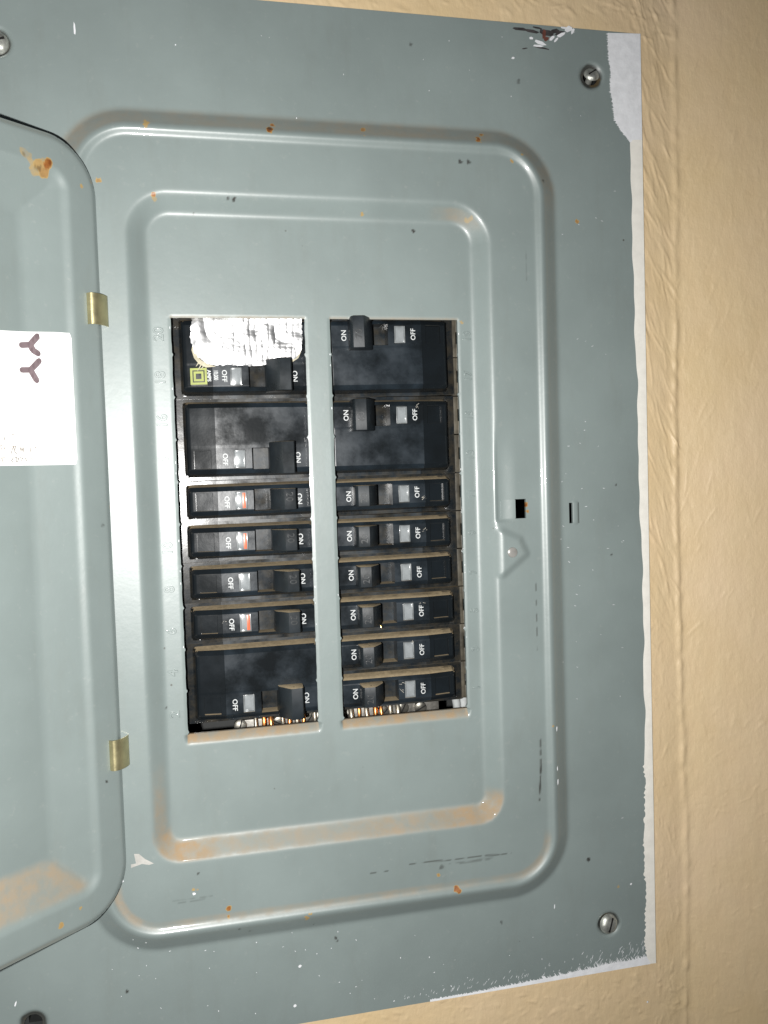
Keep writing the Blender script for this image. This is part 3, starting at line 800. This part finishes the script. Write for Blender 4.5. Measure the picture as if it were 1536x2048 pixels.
def make_breaker(col, slot, poles, rating, label, flag=False, jit=0., off=True, hand_w=None):
    right = col == 'R'
    v0 = slot_v(slot) if right else slot_v(slot + poles - 1)
    u0 = 73.5 if right else 61.2
    u0 += jit + RND.gauss(0, .15)
    r = empty('circuit_breaker', (u0 * MM, 0, v0 * MM), (R90 + RND.gauss(0, .006), (0 if right else math.radians(180)) + RND.gauss(0, .004), RND.gauss(0, .006)))
    tag(r, label, 'circuit breaker', 'black circuit breakers in the two openings')
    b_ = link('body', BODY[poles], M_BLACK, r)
    h = link('toggle', HAND[poles], M_HANDLE, r)
    put('pin_hole', PINH, M_HOLE, h, (12.2, (4.9 if poles == 1 else 7.4) * (1 if right else -1) + (.02 if right else -.02), -.4), 0, -R90 if right else R90)
    l = link('lens', LENS, M_LENS, r)
    link('lens_rim', LRIM, M_LRIM, l)
    if flag: link('trip_flag', FLAG, M_RED, l)
    xo = 38.0 if slot == 0 and not right else 39.2
    if off: put('off_lettering', T_OFF, M_PRINT, b_, (xo, RND.gauss(.3, .3), face_h(xo) + .06), R90, -.012)
    put('on_lettering', T_ON, M_PRINT, b_, (5.6, RND.gauss(0, .2), face_h(5.6) + .06), R90, -.012)
    if rating:
        put('rating_number', text_mesh(rating, 4.6, .09, .05, -.03), M_RATING, h, (11.1, -1.0, 2.96), R90, -.08)
    return r

brk = {}
brk['L0'] = make_breaker('L', 0, 2, None, 'double black circuit breaker half covered by silver foil tape, with yellow square emblem')
brk['L2'] = make_breaker('L', 2, 2, None, 'double black circuit breaker in the left column just under the taped breaker')
brk['L4'] = make_breaker('L', 4, 1, '20', 'single circuit breaker beside embossed number 12, its lens glaring white and orange', True)
brk['L5'] = make_breaker('L', 5, 1, '20', 'single circuit breaker beside embossed number 10, red stripe in its lens', True)
brk['L6'] = make_breaker('L', 6, 1, '20', 'single circuit breaker beside embossed number 8 with a plain clear lens and bold OFF')
brk['L7'] = make_breaker('L', 7, 1, '20', 'single circuit breaker beside embossed number 6, red-edged lens, dusty toggle top', True)
brk['L8'] = make_breaker('L', 8, 2, None, 'dusty double circuit breaker at the bottom of the left column, above the exposed wires')
brk['R0'] = make_breaker('R', 0, 2, '70', 'double circuit breaker marked 70 atop the right column, toggle overlapping the cover edge')
brk['R2'] = make_breaker('R', 2, 2, '60', 'double circuit breaker marked 60 in the right column, second from the top')
brk['R4'] = make_breaker('R', 4, 1, '20', 'topmost single circuit breaker of the right column, directly under the breaker marked 60')
brk['R5'] = make_breaker('R', 5, 1, '20', 'second single circuit breaker of the right column, pale scratches beside its OFF lettering')
brk['R6'] = make_breaker('R', 6, 1, '20', 'third single circuit breaker of the right column, between scratched and rust-flecked ones')
brk['R7'] = make_breaker('R', 7, 1, '20', 'fourth single circuit breaker of the right column, tiny brass glint under its toggle pocket')
brk['R8'] = make_breaker('R', 8, 1, '20', 'last but one single circuit breaker of the right column, thick dust along its top')
brk['R9'] = make_breaker('R', 9, 1, '20', 'lowest single circuit breaker of the right column, hanging over exposed copper wire ends')
for k_ in brk:
    if k_ in ('L0', 'L2', 'L8', 'R0', 'R2'): brk[k_]['group'] = 'double circuit breakers'
    else: brk[k_]['group'] = 'single circuit breakers'

# print on the taped breaker: square emblem and small type
par = [c for c in brk['L0'].children if c.name.startswith('body')][0]
fz = lambda x: face_h(x) + .06
def frame(s0, s1):
    V_ = []; 
    for s in (s0, s1): V_ += [(-s, -s, 0), (s, -s, 0), (s, s, 0), (-s, s, 0)]
    return mesh(V_, [(i, (i + 1) % 4, 4 + (i + 1) % 4, 4 + i) for i in range(4)])
def sqm(s): return mesh([(-s, -s, 0), (s, -s, 0), (s, s, 0), (-s, s, 0)], [(0, 1, 2, 3)])
q = put('square_emblem', frame(3.75, 2.75), M_YEL, par, (49.6, -.3, fz(49.6) + .02), 0, 0, .16)
q2 = put('square_emblem', frame(2.25, 1.25), M_YEL, par, (49.6, -.3, fz(49.6) + .02), 0, 0, .16)
# fill the square recess of this one with a flush label plate
put('emblem_plate', boxes([(-3.8, 3.8, -4.05, 4.05, -.8, -.05)]), M_BLACK, par, (49.4, 0, face_h(49.4) + .04), 0, 0, .16)
put('printed_number', text_mesh('10,000', 2.7, 0, 0, .08, .62), M_PRINT, par, (42.0, -.5, fz(42.0)), R90, -.012)
put('printed_number', text_mesh('AMPS', 2.3, 0, 0, .08, .95), M_PRINT, par, (44.9, -.5, fz(44.9) + .02), R90, .16)

# scuffs on some faces
def scuff(par, pts, w=.16, mat=M_PRINT):
    V_, F_ = [], []
    for (x0, y0, x1_, y1_) in pts:
        dx, dy = x1_ - x0, y1_ - y0; L = math.hypot(dx, dy); nx, ny = -dy / L * w, dx / L * w; n = len(V_)
        for x, y, s in ((x0, y0, 1), (x1_, y1_, .3), (x1_, y1_, -.3), (x0, y0, -1)):
            V_.append((x + nx * s, y + ny * s, face_h(x, y) + .07))
        F_.append((n, n + 1, n + 2, n + 3))
    return link('scuff', mesh(V_, F_), mat, par)
M_SCF = simple('pale_scuff', (.40, .38, .33), .6, var=.4, nsc=1500)
def body_of(k): return [c for c in brk[k].children if c.name.startswith('body')][0]
rr = random.Random(11)
for k_, cx, cy in (('R4', 42.3, -2.3), ('R5', 42.3, 1.6), ('R7', 40, 3.4), ('L7', 41.5, -.5), ('R8', 34, 4.2), ('R9', 28.5, 3.2), ('R9', 28.3, -1.2), ('R2', 40, 4)):
    scuff(body_of(k_), [(cx + rr.gauss(0, .6), cy + rr.gauss(0, .8), cx + rr.gauss(0, 1.3), cy + rr.gauss(0, .9)) for _ in range(3)], .13, M_SCF)

# ------------------------------------------------------------------ foil tape
def in_poly(x, y, pts):
    c = np.zeros(np.shape(x), bool); n = len(pts); j = n - 1
    for i in range(n):
        xi, yi = pts[i]; xj, yj = pts[j]
        c ^= ((yi > y) != (yj > y)) & (x < (xj - xi) * (y - yi) / (yj - yi + 1e-12) + xi); j = i
    return c
tp = [un(x, y, -4) for x, y in [(380, 628), (603, 628), (604, 655), (605, 676), (602, 700), (593, 716), (575, 722), (545, 727), (520, 730), (480, 731), (440, 730), (415, 727), (400, 716), (386, 700), (381, 680), (380, 660), (384, 645)]]
tu = np.arange(6, 62, .3); tv = np.arange(-23, 4, .3)
TU, TV = np.meshgrid(tu, tv, indexing='ij')
cen = (TU[:-1, :-1] + .15, TV[:-1, :-1] + .15)
kt = in_poly(cen[0] + (vnoise(cen[0], cen[1], 1.2, 71) - .5) * .8, cen[1] + (vnoise(cen[0], cen[1], 1.2, 72) - .5) * .8, tp)
ph = TU / 2.75 * 2 * np.pi + 4.0 * (vnoise(TU, TV, 10, 73) - .5) + 1.2 * (vnoise(TU, TV, 3.2, 75) - .5)
rid = (np.abs(np.sin(ph / 2)) ** .27)
act = sst(TU, 15, 22) * sst(TU, 60, 55)
ht = -6.3 + .3 * rid * act * (.6 + .6 * vnoise(TU, TV, 6, 74)) + .5 * fbm(TU, TV, 5, 77, 3) + .09 * np.abs(np.sin(TV * 1.5 + TU * .1 + 3 * vnoise(TU, TV, 8, 79))) ** .5 * act
ht += .8 * np.abs(vnoise(TU, TV, 9, 88) - .5) * 2 * sst(TU, 20, 30) + 1.0 * np.abs(vnoise(TU, TV, 7, 85) - .5) * sst(TU, 24, 12) * 2.4 + 2.0 * fbm(TU, TV, 11, 81, 2) + .4 + 1.2 * sst(TV, -6, 0) - 0.6 * sst(TV, -14, -20)
tape = empty('foil_tape'); tag(tape, 'crumpled silver foil tape stuck over the upper half of the top left breaker', 'tape')
link('foil', grid_mesh(np.stack([TU, TV, ht], -1), kt, thick=.25, sharp=60), M_FOIL, tape)
# yellowed frayed edge
V_, F_ = [], []
ex = [(385, 690), (392, 708), (402, 720), (415, 728), (432, 733), (412, 735), (398, 728), (388, 716), (383, 700)]
V_ = [un(x, y, -5.2) + (-5.2,) for x, y in ex]; F_ = [tuple(range(len(ex)))]
n = len(V_); ex = [(603, 700), (597, 716), (585, 724), (578, 724), (592, 712), (598, 700)]
E2 = [un(x, y, -5.2) + (-5.2,) for x, y in ex][::-1]
link('frayed_edge', mesh(E2, [tuple(range(len(E2)))]), M_BACKING, tape)
for (x0, y0, x1_, y1_) in [(404, 726, 395, 742), (398, 724, 392, 733), (410, 728, 402, 738)]:
    n = len(V_); V_ += [un(x, y, -5.1) + (-5.1,) for x, y in [(x0 - 1.2, y0), (x0 + 1.2, y0 + 1), (x1_ + .8, y1_), (x1_ - .6, y1_)]]; F_.append((n, n + 1, n + 2, n + 3))
for f_ in range(1): pass
ym = mesh(V_, F_); bm = bmesh.new(); bm.from_mesh(ym); bmesh.ops.recalc_face_normals(bm, faces=bm.faces); bm.to_mesh(ym); bm.free()
link('frayed_edge', ym, M_BACKING, tape)

# ------------------------------------------------------------------ rail beside the right column, terminal bar and wires
rail = empty('mounting_rail'); tag(rail, 'grimy dark mounting rail with square slots along the outer ends of the right column breakers', 'mounting rail')
M_RAIL = simple('grimy_rail_plastic', (.085, .075, .055), .5, bsc=300, bst=.3, var=.45, nsc=120)
for k in range(10):
    vc = slot_v(k) if True else 0
    x0, x1_ = 134.9, 146
    seg_ = boxes([(x0, 137.2, vc - 9.3, vc + 9.3, -24, -15.2), (137.2, x1_, vc - 9.3, vc - 2.8, -24, -15.0), (137.2, x1_, vc + 3.0, vc + 9.3, -24, -15.0), (140.6, x1_, vc - 2.8, vc + 3.0, -24, -15.8)], bevel=.25)
    link('slotted_segment', seg_, M_RAIL, rail)
link('backing', boxes([(134.9, 147, -195, 6, -27, -24.5)]), M_INSIDE, rail)

bar = empty('terminal_bar'); tag(bar, 'metal terminal bar with a row of screws seen in the gap under the breakers', 'terminal bar')
link('bar', boxes([(27, 68, -206, -193.5, -44, -33), (74, 128, -206, -192.5, -44, -32)], bevel=.5), simple('dull_aluminium', (.24, .23, .21), .5, .8, 300, .3, var=.3), bar)
def head(r=3.1):
    bm = bmesh.new(); rings = []
    for q, z in [(0, 1.2), (r * .75, 1.1), (r, .6), (r, -2.5)]:
        rings.append([bm.verts.new((0, 0, z))] if q == 0 else [bm.verts.new((q * math.cos(a * math.pi / 8), q * math.sin(a * math.pi / 8), z)) for a in range(16)])
    for a, b_ in zip(rings, rings[1:]):
        for i in range(16):
            j = (i + 1) % 16; bm.faces.new((a[0], b_[i], b_[j]) if len(a) == 1 else (a[i], b_[i], b_[j], a[j]))
    return bm_mesh(bm, 'terminal_screw', True, 35)
HD = head(); SL = boxes([(-3.0, 3.0, -.35, .35, .8, 1.24)])
for u_ in (25, 44, 59.5, 65.5, 78, 98, 108, 117.5):
    s = put('terminal_screw', HD, M_DKZ, bar, (u_, -194.6 + RND.gauss(0, .4), -30.5), RND.random() * 3, RND.gauss(0, .12), RND.gauss(0, .12))
    link('screw_slot', SL, M_HOLE, s)
def tube(pts, r, seg=8):
    bm = bmesh.new(); rings = []
    pts = [Vector(p) for p in pts]
    for i, p in enumerate(pts):
        t = (pts[min(i + 1, len(pts) - 1)] - pts[max(i - 1, 0)]).normalized()
        a = t.orthogonal().normalized(); b_ = t.cross(a)
        rings.append([bm.verts.new(p + (a * math.cos(k * 2 * math.pi / seg) + b_ * math.sin(k * 2 * math.pi / seg)) * r) for k in range(seg)])
    for a, b_ in zip(rings, rings[1:]):
        best = min(range(seg), key=lambda s_: sum((a[k].co - b_[(k + s_) % seg].co).length for k in range(seg)))
        for k in range(seg): bm.faces.new((a[k], a[(k + 1) % seg], b_[(k + 1 + best) % seg], b_[(k + best) % seg]))
    bm.faces.new(rings[0]); bm.faces.new(rings[-1][::-1])
    return bm_mesh(bm, 'wire', True, 50)
def curve_pts(a, b_, c, n=8):
    a, b_, c = map(np.array, (a, b_, c)); return [tuple(a * (1 - t) ** 2 + 2 * b_ * t * (1 - t) + c * t * t) for t in np.linspace(0, 1, n)]
wl = [(32.5, 1, M_TINNED, 'left'), (36.5, -1, M_COPPER, 'left'), (40, 1, M_COPPER, 'left'), (46, 2, M_TINNED, 'left'), (49, -1, M_COPPER, 'left'), (53, 1, M_TINNED, 'left'), (56, -2, M_COPPER, 'left'), (62, 1, M_TINNED, 'left'),
      (80.5, 1, M_TINNED, 'right'), (84.5, -1, M_COPPER, 'right'), (88.5, 2, M_TINNED, 'right'), (93, -1, M_COPPER, 'right'), (96, 1, M_COPPER, 'right'), (101, 1, M_TINNED, 'right'), (104.5, -2, M_TINNED, 'right')]
for i, (u_, s, mt, side) in enumerate(wl):
    r = .95 + .35 * ((i * 7) % 3) / 2
    pts = curve_pts((u_ + s, -186, -34 - (i % 3)), (u_ - s, -190.5, -24.5), (u_ + .5 * s, -200, -26.5 - (i % 2) * 2))
    w_ = link('bare_wire', tube(pts, r), mt, rot90=True)
    kind = 'copper' if mt is M_COPPER else 'pale'
    cnt = sum(1 for q in wl[:i] if q[3] == side and q[2] is mt)
    tag(w_, '%s from the left of the bare %s wire ends under the %s breaker column' % (['first', 'second', 'third', 'fourth'][cnt], kind, side), 'wire', 'bare %s wire ends under the %s breakers' % (kind, side))
w_ = link('insulated_wire', tube(curve_pts((131, -176, -24), (135, -190, -19), (137.5, -206, -30), 10), 2.1, 12), M_WIREW, rot90=True)
tag(w_, 'pale grey insulated wire at the lower right corner of the right opening', 'wire')
w_ = link('insulated_wire', tube(curve_pts((139, -176, -26), (139.5, -190, -22), (139, -206, -30), 10), 2.3, 12), M_WIREW, rot90=True)
tag(w_, 'second pale wire, nearest the edge at the lower right corner of the right opening', 'wire')
# brass glint: a small screw end showing under the pocket of the fourth single breaker
g = put('brass_speck', boxes([(-.45, .45, -1.2, 1.2, 0, .3)], bevel=.12), simple('bright_brass', (.95, .6, .2), .15, 1.0), brk['R7'], (19.3, -6.1, -7.3), .1, -.25)

# ------------------------------------------------------------------ wall
SEAM = 250.4
ua = np.concatenate([np.arange(-700, -140, 40.), np.arange(-140, 60, 4.), np.arange(60, 228, .8), np.arange(228, 345, .5), np.arange(345, 380, 5), np.arange(380, 900, 40.)])
va = np.concatenate([np.arange(-900, -440, 40.), np.arange(-440, -396, 4.), np.arange(-396, 200, .5), np.arange(200, 240, 4.), np.arange(240, 700, 40.)])
WU, WV = np.meshgrid(ua, va, indexing='ij')
R = np.random.RandomState(4)
hw_ = .8 * (fbm(WU, WV, 38, 90, 2) - .5) + .30 * (fbm(WU, WV, 7, 95, 3) - .5)
def strokes_h(n, ub, vb, ang, L, W, amp):
    global hw_
    for _ in range(n):
        cu_, cv_ = R.uniform(*ub), R.uniform(*vb); a_ = R.normal(ang[0], ang[1]); l = R.uniform(*L); w = R.uniform(*W); am = R.uniform(*amp) * R.choice([1, 1, -.6])
        i0, i1 = np.searchsorted(ua, [cu_ - l * 1.3, cu_ + l * 1.3]); j0, j1 = np.searchsorted(va, [cv_ - l * 1.3, cv_ + l * 1.3])
        if i1 - i0 < 2 or j1 - j0 < 2: continue
        du = WU[i0:i1, j0:j1] - cu_; dv = WV[i0:i1, j0:j1] - cv_
        x = du * math.cos(a_) + dv * math.sin(a_); y = -du * math.sin(a_) + dv * math.cos(a_) + .02 * x * x * R.choice([-1, 1]) / max(2, l / 6)
        hw_[i0:i1, j0:j1] += am * np.exp(-(x / l * 1.8) ** 4) * np.exp(-(y / w) ** 2)
strokes_h(260, (228, 249), (-150, 200), (-1.25, .16), (5, 18), (.35, .9), (.10, .40))
strokes_h(150, (228, 249), (-396, -150), (-1.35, .5), (2, 8), (.35, .8), (.06, .22))
strokes_h(190, (252, 330), (-160, 200), (1.15, .25), (3, 14), (.35, .9), (.05, .22))
strokes_h(200, (252, 330), (-396, -160), (1.3, .8), (1.5, 7), (.35, .8), (.04, .18))
strokes_h(420, (60, 250), (140, 200), (-.7, .6), (2, 10), (.5, 1.1), (.10, .35))
strokes_h(600, (60, 250), (-396, -332), (-.9, .8), (1.5, 5), (.5, 1.1), (.06, .25))
# beaded seam of filler where the next wall starts, and that wall's slight turn
sm = SEAM + 1.2 * np.sin(WV / 60) + 1.0 * (vnoise(WV, WV * 0, 14, 97) - .5)
hw_ += (.75 + 1.0 * (vnoise(WV, WV * 0, 5, 98) - .5)) * np.exp(-((WU - sm) / 1.7) ** 2)
hw_ += .27 * np.clip(WU - SEAM - 1, 0, 200)
CUw = (WU[:-1, :-1] + WU[1:, 1:]) / 2; CVw = (WV[:-1, :-1] + WV[1:, 1:]) / 2
kw = ~((CUw > -75) & (CUw < 211) & (CVw > -314) & (CVw < 123))
near = sst(WU, 236, 232) * sst(WV, -336, -333) * sst(WV, 146, 142)
base_w = -2.0
hw_ = np.where(near > 0, np.minimum(hw_, .9) * (1 - near) + near * np.minimum(hw_, .3), hw_)
wall = link('wall', grid_mesh(np.stack([WU, WV, base_w + hw_], -1), kw, name='wall'), M_WALL, rot90=True)
tag(wall, 'tan painted wall with brushed texture and a beaded filler seam right of the panel', kind='structure')
